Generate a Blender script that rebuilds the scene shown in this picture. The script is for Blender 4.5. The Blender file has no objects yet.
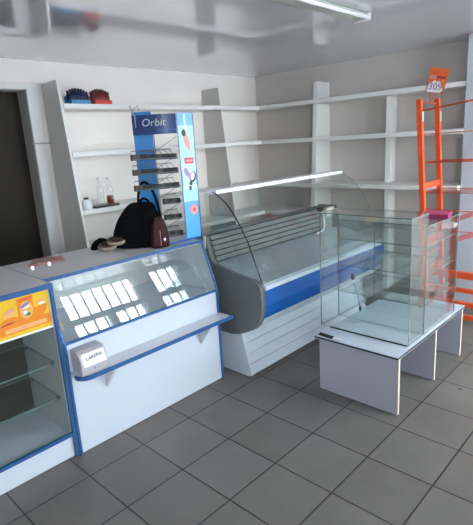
import bpy, bmesh, math, random
from mathutils import Vector, Matrix
random.seed(7)
scene = bpy.context.scene
COL = scene.collection
PI = math.pi

# ------------------------------------------------------------------ materials
def new_mat(name):
    m = bpy.data.materials.new(name); m.use_nodes = True
    nt = m.node_tree
    for n in list(nt.nodes): nt.nodes.remove(n)
    out = nt.nodes.new('ShaderNodeOutputMaterial')
    return m, nt, out

def mat(name, col, rough=.5, metal=0., var=.06, scale=12., spec=.5, bump=0., coat=0.):
    m, nt, out = new_mat(name)
    b = nt.nodes.new('ShaderNodeBsdfPrincipled')
    b.inputs['Roughness'].default_value = rough
    b.inputs['Metallic'].default_value = metal
    b.inputs['Specular IOR Level'].default_value = spec
    b.inputs['Coat Weight'].default_value = coat
    tc = nt.nodes.new('ShaderNodeTexCoord')
    no = nt.nodes.new('ShaderNodeTexNoise'); no.inputs['Scale'].default_value = scale
    no.inputs['Detail'].default_value = 4
    nt.links.new(tc.outputs['Object'], no.inputs['Vector'])
    mx = nt.nodes.new('ShaderNodeMix'); mx.data_type = 'RGBA'
    lo = [max(0, c*(1-var)) for c in col]; hi = [min(1, c*(1+var)) for c in col]
    mx.inputs['A'].default_value = (*lo, 1); mx.inputs['B'].default_value = (*hi, 1)
    nt.links.new(no.outputs['Fac'], mx.inputs['Factor'])
    nt.links.new(mx.outputs['Result'], b.inputs['Base Color'])
    if bump:
        bp = nt.nodes.new('ShaderNodeBump'); bp.inputs['Strength'].default_value = bump
        bp.inputs['Distance'].default_value = .01
        nt.links.new(no.outputs['Fac'], bp.inputs['Height'])
        nt.links.new(bp.outputs['Normal'], b.inputs['Normal'])
    nt.links.new(b.outputs['BSDF'], out.inputs['Surface'])
    return m

def glass(name, tint=(.95, .98, .97), refl=1., rough=.0):
    m, nt, out = new_mat(name)
    tr = nt.nodes.new('ShaderNodeBsdfTransparent'); tr.inputs['Color'].default_value = (*tint, 1)
    gl = nt.nodes.new('ShaderNodeBsdfGlossy'); gl.inputs['Roughness'].default_value = rough
    gl.inputs['Color'].default_value = (1, 1, 1, 1)
    lw = nt.nodes.new('ShaderNodeLayerWeight'); lw.inputs['Blend'].default_value = .5
    p = nt.nodes.new('ShaderNodeMath'); p.operation = 'POWER'; p.inputs[1].default_value = 5
    nt.links.new(lw.outputs['Facing'], p.inputs[0])
    q = nt.nodes.new('ShaderNodeMath'); q.operation = 'MULTIPLY_ADD'
    q.inputs[1].default_value = .95*refl; q.inputs[2].default_value = .045*refl
    nt.links.new(p.outputs[0], q.inputs[0])
    mx = nt.nodes.new('ShaderNodeMixShader')
    nt.links.new(q.outputs[0], mx.inputs[0]); nt.links.new(tr.outputs[0], mx.inputs[1]); nt.links.new(gl.outputs[0], mx.inputs[2])
    nt.links.new(mx.outputs[0], out.inputs['Surface'])
    return m

M = {}
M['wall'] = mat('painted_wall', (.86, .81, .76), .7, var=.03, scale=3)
M['wallshade'] = mat('shaded_wall_right', (.62, .58, .55), .7, var=.04, scale=3)  # grey of grazing light on the right wall, put into its colour
M['wallfront'] = mat('painted_wall_front', (.80, .78, .75), .8, var=.04, scale=3)
M['shelf'] = mat('shelf_white_laminate', (.80, .79, .76), .5, var=.03)
M['shelfside'] = mat('shelf_side_shaded_laminate', (.55, .53, .50), .5, var=.05)  # shade on the white panels' side faces, put into the colour
M['shelfedge'] = mat('shelf_edge_white', (.85, .84, .82), .45, var=.02)
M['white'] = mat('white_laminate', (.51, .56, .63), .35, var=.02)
M['legshade'] = mat('shaded_leg_laminate', (.37, .375, .43), .4, var=.02)  # table ends toned below the white top, their shade in the colour
M['ledge'] = mat('ledge_white_laminate', (.60, .60, .64), .3, var=.02)
M['ivory'] = mat('pale_chipboard_edge', (.62, .55, .42), .6, var=.15, scale=60)
M['topgrey'] = mat('pale_grey_laminate', (.60, .59, .60), .35, var=.03)
M['blue'] = mat('blue_edge_trim', (.018, .085, .235), .4, var=.08)
M['bluepanel'] = mat('blue_enamel', (.003, .078, .31), .3, var=.05, coat=.3)
M['enamel'] = mat('white_enamel', (.51, .56, .62), .3, var=.02)
M['greyplastic'] = mat('grey_moulded_plastic', (.115, .13, .133), .42, var=.06, scale=6)
M['greydeck'] = mat('grey_deck', (.30, .34, .37), .35, var=.08, scale=4)
M['slat'] = mat('dark_grey_slats', (.17, .185, .185), .4, var=.1)
M['slatgap'] = mat('slat_gap', (.02, .022, .024), .6)
M['darkwire'] = mat('dark_grey_wire', (.10, .11, .12), .4)
M['chrome'] = mat('brushed_metal', (.62, .63, .65), .25, metal=.9, var=.05)
M['steel'] = mat('grey_metal', (.35, .36, .37), .35, metal=.7, var=.08)
M['black'] = mat('black_leather', (.004, .004, .005), .85, var=.3, scale=30, bump=.2, spec=.06)
M['blackplastic'] = mat('black_plastic', (.02, .02, .02), .4)
M['burgundy'] = mat('burgundy_leather', (.030, .006, .008), .6, var=.25, scale=25, bump=.15, spec=.2)
M['beige'] = mat('beige_knit', (.27, .20, .155), .85, var=.35, scale=60, bump=.5)
M['brown'] = mat('dark_brown_knit', (.03, .014, .011), .85, var=.3, scale=60, bump=.5)
M['darkback'] = mat('dark_opening_fill', (.045, .045, .035), .6, var=.1)
M['casegrey'] = mat('case_inside_grey', (.40, .42, .42), .5, var=.03)
M['orange'] = mat('orange_painted_steel', (.75, .085, .012), .4, var=.1, scale=20)
M['orangewire'] = mat('orange_wire', (.62, .09, .03), .45)
M['orangered'] = mat('orange_print', (.80, .14, .03), .5, var=.1)
M['cream'] = mat('cream_plastic', (.72, .70, .56), .5)
M['lamp'] = mat('lamp_white_enamel', (.85, .87, .88), .35, var=.02)
M['lampshade'] = mat('lamp_grey_green', (.42, .46, .40), .35, var=.05)
M['skyblue'] = mat('sky_blue_print', (.05, .34, .66), .35, var=.12, scale=6)
M['paleblue'] = mat('pale_blue_print', (.28, .58, .76), .35, var=.1, scale=8)
M['lightblue'] = mat('light_blue_print', (.45, .66, .80), .4, var=.08, scale=8)
M['deepblue'] = mat('deep_blue_print', (.006, .032, .15), .35, var=.1)
M['midblue'] = mat('mid_blue_print', (.03, .20, .50), .35, var=.15)
M['print_white'] = mat('white_print', (.82, .84, .86), .5)
M['print_grey'] = mat('grey_print', (.45, .5, .42), .5)
M['print_black'] = mat('black_print', (.02, .02, .025), .5)
M['print_red'] = mat('red_print', (.65, .05, .04), .5)
M['print_pink'] = mat('pink_print', (.78, .30, .28), .5)
M['pink'] = mat('pink_plastic', (.72, .22, .22), .4, var=.15)
M['magenta'] = mat('magenta_card', (.24, .01, .08), .45)
M['magentatop'] = mat('magenta_top', (.50, .07, .16), .45)
M['yellow'] = mat('yellow_print', (.90, .50, .02), .45, var=.15, scale=14)
M['amber'] = mat('amber_print', (.85, .24, .01), .45, var=.15)
M['peach'] = mat('peach_print', (.85, .42, .14), .45, var=.1)
M['violet'] = mat('violet_print', (.34, .20, .42), .45)
M['green'] = mat('green_print', (.03, .18, .06), .45)
M['darktray'] = mat('dark_tray', (.035, .03, .03), .35)
M['tubeblue'] = mat('blue_tube', (.008, .015, .07), .3)
M['tubecyan'] = mat('cyan_tray', (.01, .20, .42), .3)
M['tubered'] = mat('red_tube', (.16, .006, .006), .3)
M['trayred'] = mat('red_tray', (.60, .02, .012), .3)
M['goods'] = mat('dark_green_packets', (.03, .038, .034), .8, spec=.1, var=.9, scale=90)
M['goodsb'] = mat('grey_brown_packets', (.075, .07, .06), .8, spec=.1, var=.8, scale=70)
M['redliquid'] = mat('dark_red_drink', (.22, .02, .008), .15)
M['label'] = mat('register_label', (.72, .74, .74), .4)
M['registergrey'] = mat('grey_lilac_plastic', (.40, .38, .41), .35, var=.04)
M['magred'] = mat('magazine_red', (.42, .17, .14), .35, var=.6, scale=14)
M['maggrey'] = mat('magazine_grey', (.32, .24, .22), .4, var=.5, scale=20)
M['tan'] = mat('tan_card', (.45, .34, .2), .6)
M['doorwaydark'] = mat('dark_doorway_fill', (.026, .021, .016), .6, var=.3, scale=2, spec=.2)  # dark tone for the dim space beyond the doorway
M['casing'] = mat('door_casing_white', (.72, .71, .69), .5, var=.03)
M['jamb'] = mat('door_jamb_grey', (.36, .35, .33), .6, var=.04)
M['edgegreen'] = mat('glass_edge_green', (.13, .20, .19), .2)
M['clipgreen'] = mat('green_rubber_pad', (.05, .55, .32), .3)
M['glass'] = glass('case_glass', (.955, .975, .965), .7)
M['cabglass'] = glass('cabinet_glass', (.935, .962, .955), 1.2)
M['winglass'] = glass('window_glass', (.97, .98, .98))
M['bottleglass'] = glass('clear_bottle_plastic', (.93, .94, .94), 1.5)
M['ground'] = mat('outside_ground', (.5, .5, .5), .9)

# floor tiles
def floor_mat():
    m, nt, out = new_mat('grey_floor_tiles')
    b = nt.nodes.new('ShaderNodeBsdfPrincipled')
    g = nt.nodes.new('ShaderNodeNewGeometry')
    br = nt.nodes.new('ShaderNodeTexBrick'); br.offset = 0; br.squash = 1
    br.inputs['Scale'].default_value = 1
    br.inputs['Brick Width'].default_value = .33; br.inputs['Row Height'].default_value = .33
    br.inputs['Mortar Size'].default_value = .0045; br.inputs['Mortar Smooth'].default_value = .35
    br.inputs['Bias'].default_value = 0
    br.inputs['Color1'].default_value = (.130, .122, .108, 1); br.inputs['Color2'].default_value = (.152, .144, .128, 1)
    br.inputs['Mortar'].default_value = (.022, .021, .019, 1)
    nt.links.new(g.outputs['Position'], br.inputs['Vector'])
    no = nt.nodes.new('ShaderNodeTexNoise'); no.inputs['Scale'].default_value = 2.2; no.inputs['Detail'].default_value = 6
    nt.links.new(g.outputs['Position'], no.inputs['Vector'])
    rp = nt.nodes.new('ShaderNodeMapRange'); rp.inputs['From Min'].default_value = .3; rp.inputs['From Max'].default_value = .7
    rp.inputs['To Min'].default_value = .86; rp.inputs['To Max'].default_value = 1.14
    nt.links.new(no.outputs['Fac'], rp.inputs['Value'])
    mu = nt.nodes.new('ShaderNodeVectorMath'); mu.operation = 'SCALE'
    nt.links.new(br.outputs['Color'], mu.inputs[0]); nt.links.new(rp.outputs[0], mu.inputs['Scale'])
    # small dark stains
    vo = nt.nodes.new('ShaderNodeTexVoronoi'); vo.inputs['Scale'].default_value = 1.9
    nt.links.new(g.outputs['Position'], vo.inputs['Vector'])
    st = nt.nodes.new('ShaderNodeMapRange'); st.inputs['From Min'].default_value = .012; st.inputs['From Max'].default_value = .03
    st.inputs['To Min'].default_value = .35; st.inputs['To Max'].default_value = 1
    nt.links.new(vo.outputs['Distance'], st.inputs['Value'])
    m2 = nt.nodes.new('ShaderNodeVectorMath'); m2.operation = 'SCALE'
    nt.links.new(mu.outputs[0], m2.inputs[0]); nt.links.new(st.outputs[0], m2.inputs['Scale'])
    nt.links.new(m2.outputs[0], b.inputs['Base Color'])
    b.inputs['Roughness'].default_value = .42
    bp = nt.nodes.new('ShaderNodeBump'); bp.inputs['Strength'].default_value = .25; bp.inputs['Distance'].default_value = .003
    inv = nt.nodes.new('ShaderNodeMath'); inv.operation = 'SUBTRACT'; inv.inputs[0].default_value = 1
    nt.links.new(br.outputs['Fac'], inv.inputs[1]); nt.links.new(inv.outputs[0], bp.inputs['Height'])
    nt.links.new(bp.outputs['Normal'], b.inputs['Normal'])
    nt.links.new(b.outputs[0], out.inputs['Surface'])
    return m
M['floor'] = floor_mat()

def ceil_mat():
    m, nt, out = new_mat('glossy_stretch_ceiling')
    b = nt.nodes.new('ShaderNodeBsdfPrincipled')
    b.inputs['Base Color'].default_value = (.78, .78, .84, 1)
    b.inputs['Roughness'].default_value = .04
    b.inputs['Metallic'].default_value = .42
    b.inputs['IOR'].default_value = 1.5
    g = nt.nodes.new('ShaderNodeNewGeometry')
    no = nt.nodes.new('ShaderNodeTexNoise'); no.inputs['Scale'].default_value = 1.6; no.inputs['Detail'].default_value = 2
    nt.links.new(g.outputs['Position'], no.inputs['Vector'])
    bp = nt.nodes.new('ShaderNodeBump'); bp.inputs['Strength'].default_value = .08; bp.inputs['Distance'].default_value = .015
    nt.links.new(no.outputs['Fac'], bp.inputs['Height']); nt.links.new(bp.outputs['Normal'], b.inputs['Normal'])
    nt.links.new(b.outputs[0], out.inputs['Surface'])
    return m
M['ceiling'] = ceil_mat()

# ------------------------------------------------------------------ mesh builder
class MB:
    def __init__(s): s.v = []; s.f = []; s.mi = []; s.smooth = []
    def add(s, vs, fs, mi=0, smooth=False):
        o = len(s.v); s.v += [Vector(v) for v in vs]
        for k, f in enumerate(fs):
            s.f.append([o+i for i in f]); s.mi.append(mi[k] if isinstance(mi, (list, tuple)) else mi); s.smooth.append(smooth)
        return s
    def box(s, x0, x1, y0, y1, z0, z1, mi=0):
        vs = [(x, y, z) for z in (z0, z1) for y in (y0, y1) for x in (x0, x1)]
        fs = [(0, 2, 3, 1), (4, 5, 7, 6), (0, 1, 5, 4), (2, 6, 7, 3), (0, 4, 6, 2), (1, 3, 7, 5)]
        return s.add(vs, fs, mi)
    def obox(s, c, u, v, w, mi=0):
        c, u, v, w = map(Vector, (c, u, v, w))
        vs = [c + a*u + b*v + d*w for d in (-.5, .5) for b in (-.5, .5) for a in (-.5, .5)]
        fs = [(0, 2, 3, 1), (4, 5, 7, 6), (0, 1, 5, 4), (2, 6, 7, 3), (0, 4, 6, 2), (1, 3, 7, 5)]
        return s.add(vs, fs, mi)
    def prism(s, prof, axis, a0, a1, mi=0, smooth=False):
        def P(p, a):
            return (a, p[0], p[1]) if axis == 'x' else ((p[0], a, p[1]) if axis == 'y' else (p[0], p[1], a))
        n = len(prof)
        vs = [P(p, a0) for p in prof] + [P(p, a1) for p in prof]
        s.add(vs, [(i, (i+1) % n, n+(i+1) % n, n+i) for i in range(n)], mi, smooth)
        s.add(vs, [list(range(n))[::-1], list(range(n, 2*n))], mi)
        return s
    def strip(s, prof, t, a0, a1, mi=0, smooth=True):
        """curved sheet of thickness t following a (y,z) polyline, extruded along x"""
        n = len(prof); P = [Vector((p[0], p[1])) for p in prof]; N = []
        for i in range(n):
            d = (P[min(i+1, n-1)]-P[max(i-1, 0)]).normalized(); N.append(Vector((-d.y, d.x)))
        o = [p for p in P]; q = [P[i]+N[i]*t for i in range(n)]
        return s.prism([tuple(p) for p in o] + [tuple(p) for p in reversed(q)], 'x', a0, a1, mi, False)
    def tube(s, pts, r, seg=8, mi=0, closed=False):
        pts = [Vector(p) for p in pts]; n = len(pts); rings = []
        prev = None
        for i, p in enumerate(pts):
            a = pts[i-1] if (i or closed) else p; b = pts[(i+1) % n] if (i < n-1 or closed) else p
            d = (b-a).normalized()
            if prev is None: up = Vector((0, 0, 1)) if abs(d.z) < .9 else Vector((1, 0, 0))
            else: up = prev
            u = (up - d*up.dot(d)).normalized(); prev = u; w = d.cross(u)
            rr = r[i] if isinstance(r, (list, tuple)) else r
            rings.append([p + rr*(math.cos(2*PI*k/seg)*u + math.sin(2*PI*k/seg)*w) for k in range(seg)])
        vs = [v for ring in rings for v in ring]; fs = []
        m = n if closed else n-1
        for i in range(m):
            j = (i+1) % n
            for k in range(seg):
                fs.append((i*seg+k, i*seg+(k+1) % seg, j*seg+(k+1) % seg, j*seg+k))
        s.add(vs, fs, mi, True)
        if not closed:
            s.add(rings[0], [list(range(seg))[::-1]], mi); s.add(rings[-1], [list(range(seg))], mi)
        return s
    def lathe(s, c, prof, seg=20, mi=0):
        c = Vector(c); vs = []; fs = []
        for r, z in prof:
            for k in range(seg): vs.append(c + Vector((r*math.cos(2*PI*k/seg), r*math.sin(2*PI*k/seg), z)))
        for i in range(len(prof)-1):
            for k in range(seg): fs.append((i*seg+k, i*seg+(k+1) % seg, (i+1)*seg+(k+1) % seg, (i+1)*seg+k))
        s.add(vs, fs, mi, True)
        s.add(vs[:seg], [list(range(seg))[::-1]], mi); s.add(vs[-seg:], [list(range(seg))], mi)
        return s
    def loft(s, rings, mi=0, smooth=True):
        n = len(rings[0]); vs = [v for r in rings for v in r]; fs = []
        for i in range(len(rings)-1):
            for k in range(n): fs.append((i*n+k, i*n+(k+1) % n, (i+1)*n+(k+1) % n, (i+1)*n+k))
        s.add(vs, fs, mi, smooth); s.add(rings[0], [list(range(n))[::-1]], mi); s.add(rings[-1], [list(range(n))], mi)
        return s
    def build(s, name, mats, parent=None, bevel=0, origin=None, subsurf=0):
        if not isinstance(mats, (list, tuple)): mats = [mats]
        if parent is not None: org = wloc(parent)
        elif origin is not None: org = Vector(origin)
        else:
            xs = [v.x for v in s.v]; ys = [v.y for v in s.v]; zs = [v.z for v in s.v]
            org = Vector(((min(xs)+max(xs))/2, (min(ys)+max(ys))/2, min(zs)))
        me = bpy.data.meshes.new(name)
        me.from_pydata([v-org for v in s.v], [], s.f)
        for m_ in mats: me.materials.append(m_)
        for p, mi, sm in zip(me.polygons, s.mi, s.smooth): p.material_index = mi; p.use_smooth = sm
        bm = bmesh.new(); bm.from_mesh(me)
        bmesh.ops.remove_doubles(bm, verts=bm.verts, dist=1e-6)
        bmesh.ops.recalc_face_normals(bm, faces=bm.faces); bm.to_mesh(me); bm.free()
        o = bpy.data.objects.new(name, me); COL.objects.link(o)
        if parent is not None: o.parent = parent
        else: o.location = org
        if bevel:
            b = o.modifiers.new('bevel', 'BEVEL'); b.width = bevel; b.segments = 2; b.limit_method = 'ANGLE'
        if subsurf:
            b = o.modifiers.new('subsurf', 'SUBSURF'); b.levels = subsurf; b.render_levels = subsurf
        return o

def wloc(o):
    v = Vector((0, 0, 0))
    while o is not None: v = v + o.location; o = o.parent
    return v

def thing(name, label, cat, loc, group=None):
    o = bpy.data.objects.new(name, None); COL.objects.link(o); o.location = loc; o.empty_display_size = .1
    return tag(o, label, cat, group)
def tag(o, label, cat, group=None):
    o['label'] = label; o['category'] = cat
    if group: o['group'] = group
    return o
def struct(o): o['kind'] = 'structure'; return o
def bx(*a, mi=0): return MB().box(*a, mi=mi)

def text(body, name, m, parent, pos, right, up, size, depth=.0006):
    cu = bpy.data.curves.new('lettering', 'FONT'); cu.body = body; cu.size = size; cu.extrude = depth
    cu.align_x = 'CENTER'; cu.align_y = 'CENTER'; cu.resolution_u = 3
    t = bpy.data.objects.new('tmp', cu); COL.objects.link(t)
    bpy.context.view_layer.update()
    me = bpy.data.meshes.new_from_object(t.evaluated_get(bpy.context.evaluated_depsgraph_get()))
    bpy.data.objects.remove(t)
    r = Vector(right).normalized(); u = Vector(up).normalized(); n = r.cross(u)
    mtx = Matrix((( r.x, u.x, n.x, 0), (r.y, u.y, n.y, 0), (r.z, u.z, n.z, 0), (0, 0, 0, 1)))
    me.transform(mtx); me.transform(Matrix.Translation(Vector(pos)-wloc(parent)))
    me.materials.clear(); me.materials.append(m)
    o = bpy.data.objects.new(name, me); COL.objects.link(o); o.parent = parent
    return o

# ------------------------------------------------------------------ room shell
XR, YB, YF, XL, H = 4.04, 2.0, -3.0, -2.2, 2.31
struct(bx(XL-.15, XR+.15, YF-.15, YB+.4, -.1, 0).build('floor', M['floor']))
struct(bx(XL-.15, XR+.15, YF-.15, YB+.4, H, H+.1).build('ceiling', M['ceiling']))
DX0, DX1, DZ = .42, 1.205, 2.078
wb = MB()
wb.box(XL-.15, DX0-.05, YB, YB+.25, 0, H); wb.box(DX1+.05, XR+.15, YB, YB+.25, 0, H)
wb.box(DX0-.05, DX1+.05, YB, YB+.25, DZ+.004, H)
struct(wb.build('wall_back', M['wall']))
struct(bx(XR, XR+.15, YF-.15, YB, 0, H).build('wall_right', M['wallshade']))
struct(bx(XL-.15, XL, YF-.15, YB, 0, H).build('wall_left', M['wallfront']))
# front wall with its shop windows and one added opening
WIN = [(1.98, 3.09), (3.37, 3.90), (-1.25, -.35)]  # last opening is unseen, added to light the counter front
wf = MB(); z0, z1 = .55, 2.285
xs = sorted(WIN); cur = XL
for a, b in xs:
    wf.box(cur, a, YF-.15, YF, 0, H); wf.box(a, b, YF-.15, YF, 0, z0); wf.box(a, b, YF-.15, YF, z1, H); cur = b
wf.box(cur, XR, YF-.15, YF, 0, H)
struct(wf.build('wall_front', M['wallfront']))
for i, (a, b) in enumerate(WIN):
    f = MB(); y0, y1 = YF-.10, YF-.04
    f.box(a, b, y0, y1, z0, z0+.05); f.box(a, b, y0, y1, z1-.02, z1); f.box(a, a+.025, y0, y1, z0, z1); f.box(b-.025, b, y0, y1, z0, z1)
    f.box(a, b, y0, y1, 1.835, 1.905)
    n = max(2, round((b-a)/.155))
    for k in range(1, n):
        x = a+(b-a)*k/n; f.box(x-.012, x+.012, YF-.077, YF-.062, z0, z1)
    if i == 0: f.box(2.50, 2.61, y0, y1, z0, 1.87)
    w = struct(f.build('window_%d' % (i+1), M['casegrey']))
    bx(a, b, YF-.075, YF-.07, z0, z1).build('window_pane', M['winglass'], w)

# doorway on the back wall: dark sheet in a recess for the dim space beyond, grey reveal, white casing
d = struct(bx(DX0, DX1+.045, YB+.15, YB+.19, 0, DZ+.004).build('doorway_fill_1', M['doorwaydark']))
j = MB(); j.box(DX1+.004, DX1+.05, YB-.005, YB+.15, 0, DZ+.004)
j.box(DX0-.05, DX0-.004, YB-.005, YB+.15, 0, DZ+.004)
struct(j.build('trim_1', M['jamb']))
c = MB(); c.box(DX1+.004, DX1+.10, YB-.03, YB-.006, 0, DZ+.0055); c.box(DX0-.10, DX0-.004, YB-.03, YB-.006, 0, DZ+.0055)
c.box(DX0-.10, DX1+.10, YB-.03, YB-.006, DZ+.006, DZ+.06)
struct(c.build('trim_2', M['casing']))
struct(bx(DX1-.02, 1.352, YB-.045, YB-.031, 1.655, 1.668).build('trim_3', M['jamb']))
# white pilaster at the right end of the right-hand shelving
struct(bx(3.74, XR-.002, -1.5, -.545, 0.002, H-.004).build('wall_pilaster', M['enamel']))

# ------------------------------------------------------------------ wall shelving
SZ = [1.955, 1.575, 1.10, .78]
def dep(z): return .275 + (2.13-z)*.085
rt = thing('wall_shelving', 'long white wall shelves with tapered side panels in a shaded grey beside the dark doorway', 'shelving', (2.6, 1.85, 0))
for z in SZ:
    bx(1.375, XR-.002, YB-dep(z), YB-.002, z-.042, z).build('shelf', M['shelf'], rt, bevel=.004)
for x in (1.36, 3.15):
    prof = [(YB-.002, 0.002), (YB-dep(0)-.02, 0.002), (YB-dep(2.13)+.015, 2.135), (YB-.002, 2.135)]
    p = MB().prism(prof, 'x', x-.009, x+.009).build('side_panel', M['shelfside'], rt)
    a = Vector((x, YB-dep(0)-.022, .002)); b = Vector((x, YB-dep(2.13)+.013, 2.135))
    MB().obox((a+b)/2, (.019, 0, 0), (0, .004, 0), b-a).build('edge_band', M['shelfedge'], p)['label'] = 'white front edge strip'
rr = thing('wall_shelving', 'white wall shelves with pale upright panels behind the orange rack', 'shelving', (3.88, .55, 0))
for z in SZ:
    bx(XR-dep(z), XR-.002, -.54, YB-dep(z)-.003, z-.042, z).build('shelf', M['shelf'], rr, bevel=.004)
for y, top, d0, d1 in ((.965, 2.13, .40, .24), (.20, 1.95, .17, .15)):
    prof = [(XR-.002, .002), (XR-d0, .002), (XR-d1, top), (XR-.002, top)]
    p = MB().prism(prof, 'y', y-.009, y+.009).build('side_panel', M['shelf'], rr)
    a = Vector((XR-d0-.002, y, .002)); b = Vector((XR-d1-.002, y, top))
    MB().obox((a+b)/2, (.004, 0, 0), (0, .05, 0), b-a).build('face_strip', M['shelfedge'], p)

# ------------------------------------------------------------------ goods on the left shelves
def tube_display(x0, x1, mt, mtray, label):
    z = SZ[0]; y0, y1 = 1.725, 1.84
    t = thing('display_box', label, 'display box', ((x0+x1)/2, (y0+y1)/2, z))
    m = MB(); m.box(x0, x1, y0, y1, z+.001, z+.01); m.box(x0, x1, y0, y0+.003, z+.01, z+.030); m.box(x0, x1, y1-.003, y1, z+.01, z+.07)
    m.box(x0, x0+.003, y0, y1, z+.01, z+.034); m.box(x1-.003, x1, y0, y1, z+.01, z+.034)
    m.build('tray', mtray, t)
    n = 7
    for i in range(n):
        for k in range(2):
            x = x0+.016+(x1-x0-.032)*i/(n-1); y = y0+.03+k*.05; h = .09+.022*math.sin(PI*i/(n-1))+.008*k
            b = MB().lathe((x, y, z+.011), [(.012, 0), (.0135, .004), (.0135, h*.6), (.009, h*.68)]).build('small_bottle', mt, t)
            MB().lathe((x, y, z+.011+h*.68), [(.010, 0), (.010, h*.28), (.006, h*.32)], seg=10).build('cap', M['blackplastic'] if (i+k) % 2 else mt, b)
    return t
tube_display(1.455, 1.630, M['tubeblue'], M['tubecyan'], 'open display box of dark blue bottles with a cyan tray on the top shelf')
tube_display(1.668, 1.832, M['tubered'], M['trayred'], 'open display box of dark red bottles with a bright red tray on the top shelf')
z3 = SZ[2]
t = thing('jar', 'small white jar with a black lid at the left end of the third shelf', 'jar', (1.435, 1.67, z3))
MB().lathe((1.435, 1.67, z3+.001), [(.040, 0), (.044, .006), (.044, .065), (.030, .078), (.030, .085)]).build('body', M['print_white'], t)
MB().lathe((1.435, 1.67, z3+.086), [(.020, 0), (.020, .014), (.017, .016)]).build('lid', M['blackplastic'], t)
t = tag(MB().prism([(1.50, 1.635), (1.72, 1.625), (1.75, 1.66), (1.70, 1.74), (1.53, 1.75), (1.49, 1.70)], 'z', z3+.001, z3+.018).build('tray', M['darktray'], bevel=.005),
        'flat dark tray lying in front of the bottles on the third shelf', 'tray')
def bottle(x, y, label, liquid):
    t = thing('bottle', label, 'bottle', (x, y, z3))
    MB().lathe((x, y, z3+.001), [(.028, 0), (.034, .006), (.034, .045), (.031, .075), (.034, .11), (.033, .15), (.016, .20), (.013, .225)]).build('body', M['bottleglass'], t)
    MB().lathe((x, y, z3+.227), [(.016, 0), (.016, .016), (.014, .018)]).build('cap', M['print_white'], t)
    if liquid: MB().lathe((x, y, z3+.004), [(.026, 0), (.031, .006), (.031, .045), (.029, .075)]).build('drink', M['redliquid'], t)['label'] = 'dark red drink filling the lower third'
bottle(1.65, 1.80, 'empty clear plastic bottle behind the dark tray', False)
bottle(1.745, 1.80, 'clear plastic bottle one third full of dark red drink', True)

# ------------------------------------------------------------------ ceiling lamp
t = thing('ceiling_lamp', 'long white unlit tube lamp fixed flat under the glossy ceiling', 'lamp', (1.85, -.35, H-.075))
MB().prism([(-.40, H-.003), (-.31, H-.003), (-.305, H-.030), (-.33, H-.040), (-.385, H-.036)], 'x', 1.2, 2.36).build('housing', M['lampshade'], t, bevel=.004)
MB().tube([(1.21, -.405, H-.03), (2.37, -.405, H-.03)], .010, 10).build('tube', M['lamp'], t)
for x in (1.19, 2.36): bx(x, x+.012, -.418, -.305, H-.045, H-.003).build('end_cap', M['lamp'], t)

# ------------------------------------------------------------------ slanted glass counter
X0, X1, Yc = .385, 1.473, .196
YT = .310; ZT = .965; ZG = .643; YR = .825
t = thing('display_counter', 'white shop counter with sloping glass front, blue edging and a narrow ledge', 'counter', ((X0+X1)/2, .5, 0))
body = MB(); body.box(X0+.012, X1-.012, Yc, YR-.02, .004, ZG-.012)
body.build('body', M['white'], t)
bx(X0+.012, X1-.012, YR-.035, YR-.02, ZG-.012, ZT-.022).build('back_sheet', M['topgrey'], t)
for xa in (X0, X1-.012):
    prof = [(Yc-.004, .003), (Yc-.004, ZG), (YT-.004, ZT-.022), (YR, ZT-.022), (YR, .003)]
    sp = MB().prism(prof, 'x', xa, xa+.012).build('side_panel', M['white'], t)
    e = MB(); a = Vector((xa+.006, Yc-.008, .003)); b = Vector((xa+.006, Yc-.008, ZG)); e.obox((a+b)/2, (.014, 0, 0), (0, .008, 0), b-a)
    c2 = Vector((xa+.006, YT-.010, ZT-.012)); e.obox((b+c2)/2, (.014, 0, 0), (0, .008, 0), c2-b)
    e.build('blue_edge', M['blue'], sp)
bx(X0, X1, YT, YR, ZT-.022, ZT).build('top_panel', M['topgrey'], t, bevel=.002)
e = MB(); e.box(X0-.003, X1+.003, YT-.006, YT-.001, ZT-.017, ZT+.001); e.box(X0-.003, X0, YT-.006, YR, ZT-.024, ZT+.001)
e.box(X1, X1+.005, YT-.006, YR, ZT-.024, ZT+.001)
e.build('top_edge_trim', M['blue'], t)
bx(X0+.012, X1-.012, Yc-.010, Yc-.001, ZG-.011, ZG+.003).build('rail', M['blue'], t)
sl = Vector((0, (ZT-.025-ZG-.004)*.3665, ZT-.025-ZG-.004)); mid = Vector(((X0+X1)/2, Yc+.001+sl.y/2, (ZT-.025+ZG+.004)/2))
nrm = sl.cross(Vector((1, 0, 0))).normalized()
MB().obox(mid, (X1-X0-.026, 0, 0), nrm*.005, sl).build('front_glass', M['glass'], t)
bx(X0+.014, X1-.014, .33, YR-.04, .79, .796).build('inner_shelf', M['glass'], t)
# ledge with a rounded left corner
LZ = .482; LY = .075
pts = [(X0+.015, Yc-.005), (X0+.012, LY+.06)]
for k in range(7):
    a = PI + k*PI/12; pts.append((X0+.012+.06+.06*math.cos(a), LY+.06+.06*math.sin(a)))
pts += [(X1-.005, LY), (X1, LY+.01), (X1, Yc-.005)]
lg = MB().prism(pts, 'z', LZ-.02, LZ).build('ledge', M['ledge'], t)
out = pts[1:-1]; e = MB()
for a, b in zip(out[:-1], out[1:]):
    a = Vector((*a, LZ-.010)); b = Vector((*b, LZ-.010)); d_ = (b-a).normalized(); n_ = Vector((d_.y, -d_.x, 0))
    e.obox((a+b)/2+n_*.002, (b-a)*1.03, n_*.005, (0, 0, .024))
e.build('ledge_edge', M['blue'], lg)
for x in (.60, 1.30):
    MB().prism([(Yc-.005, LZ-.021), (LY+.012, LZ-.021), (LY+.012, LZ-.03), (Yc-.005, LZ-.165)], 'x', x-.008, x+.008).build('bracket', M['ledge'], t)
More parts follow.
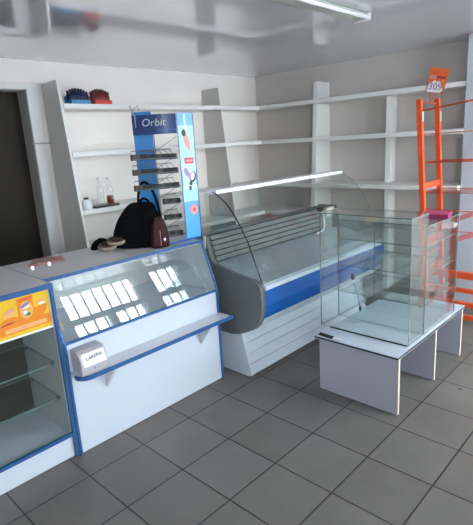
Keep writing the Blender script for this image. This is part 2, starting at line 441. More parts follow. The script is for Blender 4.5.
tag(MB().lathe((.46, .40, ZG-.010), [(.03, 0), (.035, .01), (.035, .05), (.02, .065)]).build('jar', M['tan']), 'small tan jar shape for an orange reflection in the sloping glass counter, bottom left', 'jar')  # solid shape standing in for a tan reflection in the glass

# grey desktop dispenser standing on the ledge
t = thing('dispenser', 'grey round-topped dispenser with a printed white front on the counter ledge', 'dispenser', (.48, .12, LZ))
xa, xb = .412, .560; yb, yf = .186, .086; zb = LZ+.001
prof = [(yb, zb), (yf, zb), (yf-.004, zb+.02)]
for k in range(9):
    a = k/8*PI*.5; prof.append((yf+.052-.056*math.cos(a)*1.0, zb+.05+.075*math.sin(a)))
prof += [(yb, zb+.125)]
MB().prism(prof, 'x', xa, xb).build('housing', M['registergrey'], t, bevel=.004)
MB().obox((.487, .0885, zb+.079), (.125, 0, 0), (0, .004, -.0016), (0, .024, .062)).build('printed_label', M['label'], t, bevel=.0005)
u_ = Vector((0, .024, .062)).normalized()
text('LARERA', 'lettering', M['print_black'], t, (.487, .0845, zb+.088), (1, 0, .08), u_, .026)
text('24', 'lettering', M['print_black'], t, (.49, .0830, zb+.033), (1, 0, 0), (0, .1, 1), .028)
bx(.430, .548, .0838, .0858, zb+.012, zb+.050).build('lower_label', M['label'], t)

# ------------------------------------------------------------------ left glass case
t = thing('display_case', 'white glass-fronted display case with blue frame at the left edge', 'display case', (-.3, .5, 0))
A, B = -1.05, .381; YL = .2; YK = .81
base = MB(); base.box(A, B-.02, YL+.012, YK-.01, .004, .128); base.build('plinth', M['white'], t)
bx(A, B, YL, YK+.012, ZT-.018, ZT+.001).build('top_panel', M['topgrey'], t)
fr = MB(); fr.box(B-.015, B, YL-.006, YL+.012, .003, ZT); fr.box(A, B, YL-.008, YL, ZT-.022, ZT+.003); fr.box(A, B-.015, YL-.006, YL+.012, .128, .146)
fr.build('frame', M['blue'], t)
bx(A, B-.021, YL+.001, YL+.006, .147, ZT-.023).build('front_glass', M['glass'], t)
bx(B-.018, B-.002, YL+.013, YK, .004, ZT-.02).build('side_panel', M['casegrey'], t)
bx(A, A+.016, YL+.013, YK, .129, ZT-.02).build('side_panel', M['casegrey'], t)
bx(A+.02, B-.02, YK-.16, YK-.15, .130, ZT-.02).build('back_sheet', M['darkback'], t)  # dark sheet added for the unlit aisle behind the open back
for z in (.535, .335):
    s_ = MB().box(A+.02, B-.02, YL+.06, YK-.165, z-.006, z, mi=[0, 0, 1, 1, 1, 1]).build('glass_shelf', [M['cabglass'], M['edgegreen']], t)
    for y in (YL+.09, YK-.20): bx(B-.034, B-.0185, y-.006, y+.006, z-.022, z-.0065).build('shelf_pin', M['blackplastic'], s_)
# poster taped inside the glass top
t = thing('poster', 'bright yellow and orange printed poster behind the glass of the left case', 'poster', (0, YL+.011, .75))
Y_ = YL+.0125; PL = [0]
bx(-.25, .362, Y_, Y_+.001, .742, .940).build('sheet', M['print_white'], t)
def pq(name, m, x0, x1, z0, z1, k, sh=0):
    PL[0] += 1; k = PL[0]
    return MB().prism([(x0, z0), (x1, z0+sh), (x1, z1+sh), (x0, z1)], 'y', Y_-.00022*k-.0002, Y_-.00022*k+.0001).build(name, m, t)
def pb(name, m, cx, cz, rx, rz, k, rot=0):
    PL[0] += 1; k = PL[0]; pts = []
    for i in range(16):
        a = 2*PI*i/16; x = rx*math.cos(a); z = rz*math.sin(a); pts.append((cx+x*math.cos(rot)-z*math.sin(rot), cz+x*math.sin(rot)+z*math.cos(rot)))
    return MB().prism(pts, 'y', Y_-.00022*k-.0002, Y_-.00022*k+.0001).build(name, m, t)
pq('yellow_field', M['yellow'], -.25, .358, .752, .940, 0)
pq('orange_band', M['amber'], -.25, .358, .764, .815, 1, .008)
pb('orange_glow', M['amber'], .26, .835, .085, .030, 1, .2)
pq('slogan_band', M['peach'], .135, .335, .776, .796, 2, .004)
pq('slogan_band', M['print_pink'], .16, .31, .783, .788, 3, .003)
pq('printed_pack', M['amber'], .205, .282, .818, .930, 2, .004)
pq('printed_pack', M['orangered'], .215, .275, .912, .926, 3, .003)
pb('pack_face', M['peach'], .244, .868, .031, .044, 3)
pb('pack_name', M['violet'], .240, .893, .026, .008, 4, .35); pb('pack_name', M['print_white'], .246, .881, .020, .005, 4, .3)
pb('pack_fruit', M['green'], .250, .846, .013, .008, 4); pb('pack_fruit', M['print_white'], .238, .856, .011, .009, 4); pb('pack_fruit', M['yellow'], .262, .860, .006, .012, 4)
pb('printed_pack', M['peach'], .165, .862, .030, .012, 2, .15); pb('printed_pack', M['print_pink'], .168, .882, .028, .007, 2, .15)
pb('printed_pack', M['amber'], .155, .836, .040, .014, 2, .2); pb('pack_shadow', M['magenta'], .150, .823, .036, .0035, 3, .15)
pb('printed_pack', M['peach'], .318, .896, .024, .008, 3, .1); pb('printed_pack', M['print_white'], .320, .882, .020, .006, 3, .1); pb('printed_pack', M['amber'], .318, .862, .028, .009, 2, .2)
pb('corner_mark', M['magenta'], .118, .915, .010, .014, 2)

# ------------------------------------------------------------------ things lying on the counter
zc = ZT+.002
t = thing('magazine', 'folded reddish glossy magazine lying at the left end of the counter top', 'magazine', (.58, .69, zc))
MB().prism([(.455, .640), (.565, .800), (.700, .725), (.665, .600), (.560, .625)], 'z', zc, zc+.006).build('cover', M['magred'], t)
MB().prism([(.49, .655), (.56, .750), (.62, .715), (.57, .650)], 'z', zc+.006, zc+.008).build('page', M['maggrey'], t)
for i, (x, y, lb) in enumerate(((.445, .555, 'small white price tag by the junction of the two counter tops'), (.545, .565, 'small white price tag in front of the magazine fold'))):
    tag(MB().prism([(y-.006, zc), (y+.010, zc), (y+.003, zc+.022), (y-.001, zc+.022)], 'x', x-.008, x+.008).build('price_tag', M['print_white']), lb, 'price tag', 'white price tags on the counter top')

# scarf: rolled beige and brown knit with a dark end
t = thing('scarf', 'crumpled beige and dark brown knitted scarf at the left foot of the black bag', 'scarf', (.93, .60, zc))
def loop(cx, cy, cz, rx, ry, tilt, n=22, ph=0, ang=-.5):
    o = []
    for k in range(n):
        x = rx*math.cos(2*PI*k/n); y = ry*math.sin(2*PI*k/n)
        o.append((cx+x*math.cos(ang)-y*math.sin(ang), cy+x*math.sin(ang)+y*math.cos(ang), cz+tilt*math.sin(2*PI*k/n+ph)))
    return o
for cx, cy, cz in ((.945, .600, .028), (.990, .560, .058)):
    rl = MB().tube(loop(cx, cy, zc+cz, .044, .030, .010), .015, 10, closed=True).build('roll', M['beige'], t)
    MB().tube(loop(cx, cy, zc+cz+.012, .026, .014, .006), .014, 8, closed=True).build('fold', M['brown'], rl)
    MB().tube(loop(cx, cy, zc+cz+.010, .050, .036, .010), .006, 6, closed=True).build('hem', M['brown'], rl)
MB().tube([(.875, .665, zc+.018), (.895, .67, zc+.026), (.92, .67, zc+.036), (.945, .66, zc+.046), (.975, .645, zc+.048)], [.012, .024, .032, .034, .02], 10).build('dark_end', M['black'], t)

# black handbag
def sell(cx, cy, z, rx, ry, ang=0, n=24, p=2.8):
    o = []
    for k in range(n):
        a = 2*PI*k/n; c, s = math.cos(a), math.sin(a)
        x = rx*math.copysign(abs(c)**(2/p), c); y = ry*math.copysign(abs(s)**(2/p), s)
        o.append(Vector((cx+x*math.cos(ang)-y*math.sin(ang), cy+x*math.sin(ang)+y*math.cos(ang), z)))
    return o
BX, BY = 1.122, .518; ang = -.78; ca, sa = math.cos(ang), math.sin(ang)
def bp_at(u, v, z): return (BX+u*ca-v*sa, BY+u*sa+v*ca, zc+z)
t = thing('handbag', 'large black leather handbag with a tall looped strap standing on the counter', 'handbag', (BX, BY, zc))
R_ = [(0, .150, .066, 0), (.012, .158, .070, 0), (.08, .157, .070, .0), (.15, .142, .064, .010), (.20, .125, .054, .022), (.245, .100, .042, .034), (.27, .080, .032, .040), (.285, .060, .018, .044)]
MB().loft([sell(BX+dx*ca, BY+dx*sa, zc+h, rx, ry, ang, p=3.2) for h, rx, ry, dx in R_]).build('body', M['black'], t, subsurf=1)
def arc(p0, p1, h, n=14, lean=(0, 0)):
    p0, p1 = Vector(p0), Vector(p1); o = []
    for k in range(n+1):
        a = PI*k/n; u = .5-.5*math.cos(a)
        o.append(p0.lerp(p1, u)+Vector((lean[0]*math.sin(a), lean[1]*math.sin(a), h*math.sin(a))))
    return o
MB().tube(arc(bp_at(.03, -.02, .25), bp_at(.160, -.03, .15), .20), .0085, 8).build('strap', M['black'], t)
MB().tube(arc(bp_at(.03, .03, .26), bp_at(.10, .02, .24), .05), .008, 8).build('strap', M['black'], t)
MB().tube([bp_at(-.135, -.058, .03), bp_at(-.12, -.062, .13), bp_at(-.06, -.052, .21), bp_at(.03, -.046, .235), bp_at(.11, -.046, .20)], .004, 6).build('seam', M['black'], t)
# burgundy bag
gx, gy, ga = 1.178, .362, -.35
t = thing('handbag', 'small burgundy leather handbag leaning against the black bag', 'handbag', (gx, gy, zc))
MB().loft([sell(gx, gy, zc+h, rx, ry, ga, p=3.5) for h, rx, ry in [(0, .055, .030), (.01, .060, .034), (.10, .054, .030), (.16, .042, .020), (.185, .030, .012), (.19, .02, .006)]]).build('body', M['burgundy'], t, subsurf=1)
MB().tube(arc((gx-.03, gy, zc+.175), (gx+.045, gy-.01, zc+.06), .05, lean=(.02, -.005)), .0045, 6).build('strap', M['burgundy'], t)
MB().lathe((gx+.008, gy-.034, zc+.040), [(.007, 0), (.009, .004), (.009, .022), (.005, .026)], seg=12).build('clasp', M['chrome'], t)
for k in range(3): MB().tube([(gx-.04+.024*k, gy-.022-.006*k, zc+.02), (gx-.034+.021*k, gy-.018-.006*k, zc+.10), (gx-.024+.014*k, gy-.010-.004*k, zc+.155)], .0022, 6).build('piping', M['print_pink'] if k == 1 else M['burgundy'], t)

# ------------------------------------------------------------------ blue sweets rack on the counter
t = thing('countertop_rack', 'blue printed chewing gum rack with tilted wire shelves on the counter', 'display rack', (1.3, .45, zc))
bs = bx(1.262, 1.52, .372, .60, zc, zc+.012).build('base', M['bluepanel'], t)
lw = MB().prism([(1.222, .588), (1.228, .594), (1.312, .508), (1.306, .502)], 'z', zc+.012, 1.795).build('left_panel', M['midblue'], t)
lw['label'] = 'deep blue left panel'
pw = MB().prism([(1.408, .384), (1.412, .390), (1.535, .372), (1.530, .364)], 'z', zc+.012, 1.775).build('right_panel', M['skyblue'], t)
def wing(name, m, u0, u1, z0, z1, k=1):
    a = Vector((1.408, .384, 0)); b = Vector((1.530, .364, 0)); n = Vector((-.02, -.122, 0)).normalized()*(.0008*k)
    p, q = a.lerp(b, u0)+n, a.lerp(b, u1)+n; c = n.normalized()*.0006
    return MB().prism([(p.x, p.y), (q.x, q.y), (q.x+c.x, q.y+c.y), (p.x+c.x, p.y+c.y)], 'z', z0, z1).build(name, m, pw)
def blob(name, m, u, z, ru, rz, k=3, rot=0, n=18):
    a = Vector((1.408, .384, 0)); b = Vector((1.530, .364, 0)); nn = Vector((-.02, -.122, 0)).normalized(); L = (b-a).length
    c = a.lerp(b, u)+nn*.0008*k; c.z = z; r = (b-a).normalized(); pts = []
    for i in range(n):
        th = 2*PI*i/n; x = ru*math.cos(th); y = rz*math.sin(th)
        pts.append(c + r*(x*math.cos(rot)-y*math.sin(rot)) + Vector((0, 0, 1))*(x*math.sin(rot)+y*math.cos(rot)))
    return MB().add(pts+[p+nn*.0006 for p in pts], [list(range(n)), list(range(n, 2*n))]+[(i, (i+1) % n, n+(i+1) % n, n+i) for i in range(n)]).build(name, m, pw)
wing('pale_band', M['paleblue'], .04, .96, 1.42, 1.70)
wing('white_band', M['lightblue'], .10, .90, 1.30, 1.47, 2)
wing('pale_band', M['paleblue'], .04, .96, 1.22, 1.32)
wing('edge_line', M['deepblue'], 0, .05, .985, 1.77, 2); wing('edge_line', M['deepblue'], .95, 1, .985, 1.77, 2)
wing('highlight_band', M['print_white'], .42, .52, 1.60, 1.77, 2)
blob('printed_figure', M['print_pink'], .52, 1.60, .018, .055, 4, .25); blob('printed_hair', M['print_black'], .36, 1.655, .016, .022, 5)
wing('red_badge', M['print_red'], .28, .82, 1.462, 1.500, 4); wing('badge_text_band', M['print_pink'], .35, .75, 1.474, 1.488, 5)
blob('printed_mark', M['violet'], .34, 1.41, .016, .030, 5, .4); blob('printed_mark', M['violet'], .52, 1.38, .012, .022, 5, .2)
blob('printed_ring', M['print_black'], .70, 1.375, .024, .036, 4, -.3); blob('ring_hole', M['print_white'], .68, 1.380, .015, .026, 5, -.3)
blob('printed_mark', M['print_black'], .55, 1.335, .012, .014, 5); blob('printed_mark', M['print_black'], .50, 1.305, .010, .016, 5)
blob('round_badge', M['print_pink'], .62, 1.165, .030, .034, 4); blob('badge_heart', M['print_red'], .64, 1.165, .012, .014, 5, .5)
# curved header
hp = []
for k in range(9):
    u = k/8; hp.append((1.218+u*(1.412-1.218), .585+u*(.392-.585)-.03*math.sin(PI*u)))
hd = MB().prism(hp+[(x+.003, y+.006) for x, y in reversed(hp)], 'z', 1.655, 1.775).build('header', M['deepblue'], t)
a = Vector((*hp[2], 0)); b = Vector((*hp[7], 0)); rdir = (b-a).normalized(); ndir = Vector((rdir.y, -rdir.x, 0))
pc = Vector((*hp[4], 0))+ndir*.004; pc.z = 1.725
text('Orbit', 'lettering', M['print_grey'], hd, pc-rdir*.02, rdir, Vector((0, 0, 1))+rdir*.18, .066)
MB().obox(pc+Vector((0, 0, -.048))+rdir*.06, rdir*.11, ndir*.001, (0, 0, .012)).build('small_print', M['bluepanel'], hd)
# tilted shelves with packets
for i, z in enumerate((1.520, 1.433, 1.340, 1.233, 1.130, 1.020)):
    s_ = MB(); x0, x1 = 1.05, 1.395; yf, yk = .385, .50
    if i > 2: x0, x1, yf, yk = 1.285, 1.425, .425, .52
    s_.tube([(x0, yf, z-.006), (x1, yf, z-.014)], .004, 6); s_.tube([(x0+.06, yk-.03, z+.042), (x1, yk-.05, z+.04)], .0025, 6)
    for k in range(8):
        x = x0+.01+(x1-x0-.02)*k/7; s_.tube([(x, yf, z-.01), (x+.045*(1-k/7), yk-.03-.02*k/7, z+.04)], .0014, 5)
    sh = s_.build('wire_shelf', M['darkwire'], t)
    ang2 = -.023
    for k in range(6):
        xx = x0+.004+(x1-x0-.008)*(k+.5)/6; w = (x1-x0)/6*.92
        MB().obox((xx, yf+.010, z+.004-.008*(k/5)), (w, 0, w*ang2), (0, .020, 0), (0, 0, .034)).build('gum_packets', M['goods'] if k % 3 else M['goodsb'], sh)
w_ = MB()
for z in (1.60, 1.49, 1.40, 1.30, 1.19, 1.09): w_.tube([(1.31, .495, z-.045), (1.41, .395, z+.035)], .0022, 5)
w_.tube([(1.312, .5, .98), (1.312, .5, 1.68)], .003, 6)
for z in (1.565, 1.553): w_.tube([(1.25, .55, z), (1.41, .395, z)], .0016, 5)
w_.build('wire_frame', M['steel'], t)
hk = MB(); hk.tube([(1.225, .57, 1.79), (1.19, .555, 1.83), (1.20, .55, 1.80), (1.215, .545, 1.77), (1.21, .54, 1.70)], .0035, 6)
hk.tube([(1.20, .55, 1.80), (1.235, .53, 1.83), (1.24, .53, 1.80)], .003, 6)
hk.build('wire_hook', M['steel'], t)

# ------------------------------------------------------------------ refrigerated display case
FX0, FX1 = 1.590, 3.215
t = thing('refrigerated_counter', 'blue and white refrigerated counter with curved glass front and grey end panels', 'display fridge', (2.4, .25, 0))
side = [(.56, .29), (.56, .96), (.375, .96), (.335, .80), (.300, .775), (.121, .738), (-.03, .713), (-.080, .692), (-.098, .670), (-.105, .640), (-.105, .545), (-.097, .485), (-.068, .42), (-.03, .38), (.026, .348), (.107, .308), (.18, .292)]
for xa, xb in ((FX0-.018, FX0+.018), (FX1-.018, FX1+.018)):
    ep = MB().prism(side, 'x', xa, xb).build('end_panel', M['greyplastic'], t, bevel=.006)
    ed = MB(); xx = xb if xa < 2 else xa
    for p_, q_ in zip(side[6:16], side[7:17]):
        a = Vector((xx, *p_)); b = Vector((xx, *q_)); dd = b-a; nn = Vector((0, dd.z, -dd.y)).normalized()
        if nn.y > 0: nn = -nn
        ed.obox((a+b)/2+nn*.002, dd*1.08, (.010, 0, 0), nn*.006)
    ed.build('metal_lip', M['steel'], ep)
    if xa < 2:
        bx(xa-.004, xa+.001, .10, .18, .50, .52).build('moulded_grip', M['greyplastic'], ep, bevel=.002)
        MB().obox((xa-.001, .14, .545), (.004, 0, 0), (0, .10, .012), (0, 0, .006)).build('moulded_grip', M['greyplastic'], ep)
xa, xb = FX0+.019, FX1-.019
bx(xa, xb, -.118, -.096, .648, .678).build('bumper_rail', M['enamel'], t, bevel=.004)
MB().prism([(-.100, .692), (-.085, .692), (.33, .775), (.33, .755), (-.085, .672), (-.100, .672)], 'x', xa, xb).build('deck', M['greydeck'], t)
fp = MB().prism([(-.112, .645), (-.112, .545), (-.104, .490), (-.092, .455), (-.075, .455), (-.085, .490), (-.094, .545), (-.094, .645)], 'x', xa, xb).build('front_panel', M['bluepanel'], t)
MB().prism([(-.094, .453), (-.070, .418), (-.03, .378), (.026, .346), (.107, .306), (.107, .33), (.04, .37), (-.02, .40), (-.055, .43), (-.075, .453)], 'x', xa, xb).build('lower_curve', M['enamel'], t)
# slatted kick base: three tapering ridges
bp_ = [(.54, .003), (.062, .003), (.135, .304), (.54, .304)]
MB().prism(bp_, 'x', FX0, FX1).build('base', M['enamel'], t)
a = Vector((0, .062, .003)); b = Vector((0, .135, .304)); dv = b-a; nv = Vector((0, -dv.z, dv.y)).normalized()
for k in range(4):
    p = a+dv*(.03+k*.245); q = a+dv*(.03+k*.245+.20)
    prof = [(p.y, p.z), (p.y+nv.y*.026, p.z-.004), (p.y+nv.y*.034, p.z+nv.z*.034), (q.y+nv.y*.002, q.z+nv.z*.002), (q.y, q.z)]
    MB().prism(prof, 'x', FX0+.012, FX1-.012).build('kick_slat', M['enamel'], t)
MB().obox(a+dv*.5+nv*.016+Vector((FX0+.006, 0, 0)), (.012, 0, 0), nv*.032, dv).build('corner_post', M['enamel'], t)
# rear louvred upstand
XS = 2.93
bx(xa, xb, .400, .555, .306, .950).build('rear_body', M['slat'], t)
lv = MB().prism([(.334, .778), (.399, .778), (.399, .962), (.385, .962)], 'x', xa, XS).build('rear_louvre', M['slatgap'], t)
for k in range(5):
    z = .783+k*.0365; y = .336+(z-.778)*.28
    MB().prism([(y-.006, z), (y-.012, z+.003), (y+.001, z+.027), (y+.008, z+.027)], 'x', xa+.01, XS-.01).build('louvre_slat', M['slat'], lv)
bx(FX0-.025, FX0-.018, .375, .395, .88, .965).build('upright_strip', M['cream'], t)
# curved front glass, side glasses, canopy
arc_p = [(-.092, .694), (-.075, .735), (-.064, .755), (-.033, .840), (.011, .947), (.068, 1.045), (.115, 1.114), (.186, 1.194), (.276, 1.252), (.31, 1.265)]
MB().strip(arc_p, .005, xa+.002, xb-.002).build('curved_glass', M['glass'], t)
for x in (xa-.004, xb-.002):
    prof = [(p[0]+.006, p[1]-.004) for p in arc_p] + [(.395, 1.252), (.395, .965), (.33, .785)]
    sg = MB().prism(prof, 'x', x, x+.005).build('side_glass', M['glass'], t)
    MB().tube([(x, p[0], p[1]) for p in arc_p], .0042 if x < 2 else .002, 6).build('glass_seal', M['blackplastic'] if x < 2 else M['edgegreen'], sg)
bx(xa-.006, xb-.03, .27, .375, 1.252, 1.278).build('canopy', M['lamp'], t, bevel=.005)
bx(xa, xb, .398, .403, .955, 1.252).build('rear_glass', M['glass'], t)
MB().lathe((XS+.03, .37, .94), [(.03, 0), (.034, .012), (.026, .03), (.01, .036)]).build('knob', M['blackplastic'], t)
bx(3.01, 3.125, .335, .38, .885, .960).build('switch_box', M['cream'], t, bevel=.005)
MB().tube([(2.99, .355, .95), (2.955, .34, .935), (2.95, .33, .88), (2.93, .31, .82), (2.86, .28, .79), (2.74, .27, .782)], .007, 8).build('cable', M['print_white'], t)

# ------------------------------------------------------------------ low table and glass cabinet
TZ = .375
t = thing('low_table', 'low white laminate table of three upright panels under the glass cabinet', 'table', (2.25, -.67, 0))
bx(1.725, 2.765, -.950, -.405, TZ-.018, TZ).build('tabletop', M['white'], t)
e = MB(); e.box(1.723, 1.725, -.952, -.403, TZ-.014, TZ-.003); e.box(1.723, 2.767, -.952, -.950, TZ-.014, TZ-.003)
e.build('edge_band', M['slatgap'], t)['label'] = 'dark edge strip'
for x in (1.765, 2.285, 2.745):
    l_ = bx(x-.009, x+.009, -.940, -.420, .002, TZ-.018).build('leg', M['legshade'], t)
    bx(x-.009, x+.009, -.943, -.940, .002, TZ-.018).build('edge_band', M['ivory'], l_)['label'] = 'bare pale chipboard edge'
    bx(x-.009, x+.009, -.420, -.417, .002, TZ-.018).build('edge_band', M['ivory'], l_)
# dark wrapper strip
t = thing('wrapper', 'small dark wrapper with a pale end at the corner of the low table', 'wrapper', (1.76, -.48, TZ))
MB().prism([(1.742, -.418), (1.775, -.412), (1.765, -.520), (1.733, -.525)], 'z', TZ+.001, TZ+.007).build('dark_part', M['goods'], t)
MB().prism([(1.734, -.526), (1.765, -.521), (1.757, -.575), (1.728, -.580)], 'z', TZ+.001, TZ+.007).build('pale_part', M['topgrey'], t)

t = thing('glass_cabinet', 'frameless glass cabinet with three glass shelves on the low white table', 'glass cabinet', (2.26, -.64, TZ))
CX0, CX1, CY0, CY1, CT = 1.895, 2.615, -.932, -.335, 1.105
TH = .005; zb = TZ+.001
def pane(name, *b):
    m = MB(); m.box(*b)
    dx, dy, dz = b[1]-b[0], b[3]-b[2], b[5]-b[4]
    mn = min(dx, dy, dz)
    # order of faces in box(): z-, z+, y-, y+, x-, x+
    ax = [2, 2, 1, 1, 0, 0]; thin = [dx, dy, dz].index(mn)
    m.mi = [0 if a == thin else 1 for a in ax]
    return m.build(name, [M['cabglass'], M['edgegreen']], t)
CM = 2.108; CU = 1.122; CT = 1.045
pane('glass_panel', CX0, CX0+TH, CY0, CY1, zb, CU-.006)
pane('glass_panel', CX1-TH, CX1, CY0, CY1, zb, CT-.006)
pane('glass_panel', CX0+TH+.001, CM-.001, CY0, CY0+TH, zb, CU-.006)
pane('glass_panel', CM+TH+.001, CX1-TH-.001, CY0, CY0+TH, zb, CT-.006)
pane('glass_panel', CX0+TH+.001, CM-.001, CY1-TH, CY1, zb, CU-.006)
pane('glass_panel', CM+TH+.001, CX1-TH-.001, CY1-TH, CY1, zb, CT-.006)
pane('glass_panel', CM, CM+TH, CY0, CY1, zb, CU-.006)
pane('glass_top', CX0-.002, CM+TH+.002, CY0-.002, CY1+.002, CU-.005, CU)
pane('glass_top', CM+TH+.003, CX1+.002, CY0-.002, CY1+.002, CT-.005, CT)
for z in (.92, .74, .555):
    s_ = pane('glass_shelf', CM+TH+.002, CX1-TH-.002, CY0+.010, CY1-.010, z-.005, z)
    for x, y in ((CX1-.018, -.645), (CX1-.018, -.895), (2.125, -.645), (2.125, -.895)):
        MB().lathe((x, y, z-.017), [(.006, 0), (.0075, .003), (.0075, .011)], seg=10).build('shelf_support', M['chrome'] if x > 2.3 else M['steel'], s_)
    if z < .9: MB().lathe((CX1-.018, -.885, z+.0005), [(.007, 0), (.007, .02)], seg=8).build('rubber_pad', M['clipgreen'], s_)
bl = MB(); bl.box(CX0-.006, CX0, CY0+.005, -.41, zb, zb+.006); bl.build('seal_strip', M['slatgap'], t)
sr = MB().tube([(2.02, -.50, .69), (2.06, -.50, .60), (2.122, -.50, .445)], .0035, 6).build('stay_rod', M['chrome'], t)
MB().lathe((2.02, -.50, .68), [(.008, 0), (.013, .01), (.013, .03), (.008, .04)], seg=10).build('rod_clamp', M['blackplastic'], sr)
MB().lathe((2.115, -.50, .44), [(.005, 0), (.009, .006), (.009, .025), (.006, .03)], seg=10).build('rod_clamp', M['blackplastic'], sr)
for x in (1.93, 2.13):
    MB().tube([(x-.02, CY0+.012, zb+.07), (x+.02, CY0+.012, zb+.005)], .003, 6).build('corner_clip', M['steel'], t)
t = thing('box', 'flat magenta box lying on the far right corner of the glass cabinet', 'box', (2.45, -.87, CT))
MB().obox((2.42, -.862, CT+.016), (.15, .03, 0), (.03, -.15, 0), (0, 0, .028)).build('carton', [M['magenta']], t)
MB().obox((2.42, -.862, CT+.0315), (.152, .03, 0), (.03, -.152, 0), (0, 0, .002)).build('lid', M['magentatop'], t)

# ------------------------------------------------------------------ orange floor rack
t = thing('floor_rack', 'bright orange metal floor rack with wire arms behind the glass cabinet', 'display rack', (3.2, -.75, 0))
def lean(z): return -.575+.125*z/1.8
xr1, xr2 = 3.055, 3.39
for x, zt in ((xr1, 1.80), (xr2, 1.815)):
    a = Vector((x, lean(0), .0)); b = Vector((x, lean(1.8), zt))
    up_ = MB().obox((a+b)/2+Vector((0, 0, .002)), (.032, 0, 0), (0, .036, 0), b-a).build('upright', M['orange'], t)
    MB().obox(Vector((x, lean(1.68)-.024, 1.68)), (.030, 0, 0), (0, .003, 0), (0, 0, .07)).build('sticker', M['print_grey'], up_)
for z in (1.165, .74, .50):
    bx(xr1+.021, xr2-.021, lean(z)-.015, lean(z)+.015, z-.022, z+.022).build('cross_bar', M['orange'], t)
for z, r in ((1.78, .004), (.92, .006), (.62, .006), (.80, .004), (.30, .008)):
    MB().tube([(xr1+.02, lean(z), z), (xr2-.02, lean(z), z)], r, 6).build('cross_wire', M['orangewire'], t)
y2 = -1.12
MB().obox(((xr1+.02), (lean(.30)+y2)/2, .27), (.04, 0, 0), (0, abs(lean(.3)-y2)-.05, 0), (0, 0, .035)).build('base_rail', M['orange'], t)
MB().obox(((xr1+.02), (lean(.55)+y2)/2, .50), (.04, 0, 0), (0, abs(lean(.5)-y2)-.05, 0), (0, 0, .05)).build('base_rail', M['orange'], t)
MB().obox(((xr2), (lean(.1)+y2)/2, .05), (.04, 0, 0), (0, abs(lean(.1)-y2)-.05, 0), (0, 0, .035)).build('base_rail', M['orange'], t)
for x in (xr1+.02, xr2): bx(x-.018, x+.018, y2-.018, y2+.018, .001, 1.78).build('upright', M['orange'], t)
MB().tube([(xr1, lean(1.72)-.02, 1.72), (xr1+.02, y2, 1.80)], .007, 6).build('arm', M['orangewire'], t)
for z in (1.55, 1.34, 1.115):
    m = MB()
    for x in (xr1+.02, xr2): m.tube([(x, lean(z)-.02, z), (x, y2, z+.01)], .0032, 6)
    for k in range(1, 4): m.tube([(xr1+.02+(xr2-xr1-.02)*k/4, lean(z), z), (xr1+.02+(xr2-xr1-.02)*k/4, y2, z+.01)], .0022, 5)
    m.tube([(xr1+.02, lean(z), z), (xr2, lean(z), z)], .004, 6); m.tube([(xr1+.02, y2, z+.01), (xr2, y2, z+.01)], .004, 6)
    m.build('wire_shelf', M['orangewire'], t)
MB().obox(((xr1+.02), (lean(.30)+y2)/2, .38), (.03, 0, 0), (0, abs(lean(.3)-y2)-.05, 0), (0, 0, .03)).build('base_rail', M['orange'], t)
for z in (.992, .842): MB().tube([(xr1, lean(z)-.01, z), (xr1-.05, -.75, z+.004), (xr1-.05, -.93, z+.004)], .004, 6).build('hook_arm', M['orangewire'], t)
for i, (y, z) in enumerate(((-.835, .965), (-.84, .815))):
    p_ = tag(MB().obox((3.0, y-.02, z+.002), (.06, 0, 0), (0, .115, -.045), (0, .010, .032)).build('packet', M['pink'], bevel=.005),
        ('upper' if i == 0 else 'lower')+' of two small pink packets on the right side of the orange rack', 'packet')
# sign above the rack
sg = thing('sign', 'small tilted orange and white price sign above the orange rack', 'sign', (3.2, -.52, 1.84))
tl, tr_, br_, bl_ = [Vector((3.2, y, z)) for y, z in ((-.469, 2.035), (-.609, 1.998), (-.562, 1.833), (-.430, 1.861))]
def sq(name, m, u0, u1, v0, v1, k):
    def P(u, v): return (bl_.lerp(br_, u)).lerp(tl.lerp(tr_, u), v)
    q = [P(u0, v0), P(u1, v0), P(u1, v1), P(u0, v1)]; x = Vector((-.0012*k, 0, 0))
    q1 = [p+x for p in q]; q2 = [p+x+Vector((.001, 0, 0)) for p in q]
    return MB().add(q1+q2, [(0, 1, 2, 3), (7, 6, 5, 4), (0, 4, 5, 1), (1, 5, 6, 2), (2, 6, 7, 3), (3, 7, 4, 0)]).build(name, m, sg)
sq('card', M['orangered'], 0, 1, 0, 1, 0)
sq('pale_block', M['print_pink'], .04, .42, .55, .70, 1); sq('dark_line', M['magenta'], .45, .92, .62, .68, 1)
rim = []
def SP(u, v, k):
    p = (bl_.lerp(br_, u)).lerp(tl.lerp(tr_, u), v); return Vector((p.x-.0012*k, p.y, p.z))
cl = []
for u, v in ((.06, .02), (.80, .02), (.95, .12), (.88, .26), (.80, .40), (.66, .50), (.52, .46), (.40, .52), (.26, .42), (.14, .40), (.08, .24)): cl.append((u, v))
q1 = [SP(u, v, 2) for u, v in cl]; q2 = [SP(u, v, 1.2) for u, v in cl]; n = len(cl)
MB().add(q1+q2, [list(range(n)), list(range(n, 2*n))]+[(i, (i+1) % n, n+(i+1) % n, n+i) for i in range(n)]).build('white_patch', M['print_white'], sg)
rv = (br_-bl_).normalized(); uv = (tl-bl_).normalized()
text('309', 'lettering', M['violet'], sg, SP(.50, .25, 3), rv, uv, .070)
sq('yellow_dot', M['yellow'], .80, .87, .48, .56, 2)
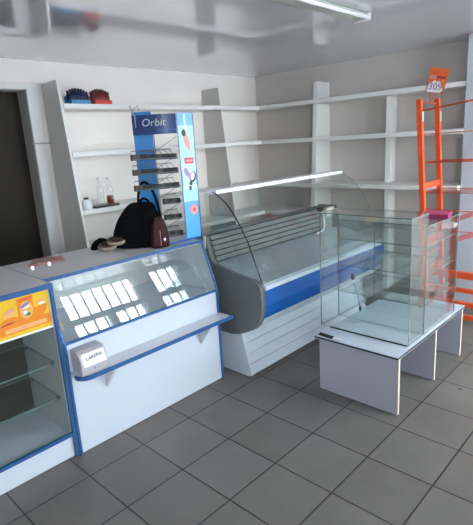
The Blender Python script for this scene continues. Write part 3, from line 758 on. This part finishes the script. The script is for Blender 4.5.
st = MB(); st.tube([(3.204, -.47, 1.86), (3.204, -.47, 1.785)], .003, 6); st.tube([(3.204, -.53, 1.85), (3.204, -.46, 1.785)], .003, 6)
st.build('sign_stem', M['orangewire'], sg)

# outside ground
struct(bx(-12, 16, -30, YF-.2, -.25, -.15).build('ground_outside', M['ground']))

# ------------------------------------------------------------------ light: daylight through the front windows and the added opening
w = bpy.data.worlds.new('sky'); scene.world = w; w.use_nodes = True
nt = w.node_tree
for n_ in list(nt.nodes): nt.nodes.remove(n_)
bg = nt.nodes.new('ShaderNodeBackground'); bg.inputs['Color'].default_value = (.86, .93, 1.0, 1); bg.inputs['Strength'].default_value = 16
wo = nt.nodes.new('ShaderNodeOutputWorld'); nt.links.new(bg.outputs[0], wo.inputs[0])
for i, (a, b) in enumerate(WIN):   # portals guide sampling of the sky only
    l = bpy.data.lights.new('sky_portal', 'AREA'); l.shape = 'RECTANGLE'; l.size = b-a; l.size_y = z1-z0
    l.cycles.is_portal = True
    o = bpy.data.objects.new('sky_portal', l); COL.objects.link(o); o.location = ((a+b)/2, YF-.16, (z0+z1)/2)
    o.rotation_euler = (PI/2, 0, 0)

# ------------------------------------------------------------------ camera
R = [[0.6860357671754642, -0.7251801554398375, -0.058895401452281414], [0.21746420644660297, 0.1271297576168529, 0.9677537618851345], [0.6943084653599735, 0.6767213362119843, -0.24491628783105696]]
cd = bpy.data.cameras.new('camera'); co = bpy.data.objects.new('camera', cd); COL.objects.link(co)
m4 = Matrix(((R[0][0], R[1][0], -R[2][0], -.60533837), (R[0][1], R[1][1], -R[2][1], -2.02794067), (R[0][2], R[1][2], -R[2][2], 1.58455491), (0, 0, 0, 1)))
co.matrix_world = m4
cd.sensor_fit = 'HORIZONTAL'; cd.sensor_width = 36; cd.lens = 479.988/473*36; cd.clip_start = .02
scene.camera = co
vs = scene.view_settings; vs.view_transform = 'Standard'; vs.look = 'None'; vs.gamma = 1; vs.use_curve_mapping = False
vs.exposure = 1.05
scene.cycles.max_bounces = 16; scene.cycles.transparent_max_bounces = 40; scene.cycles.diffuse_bounces = 6
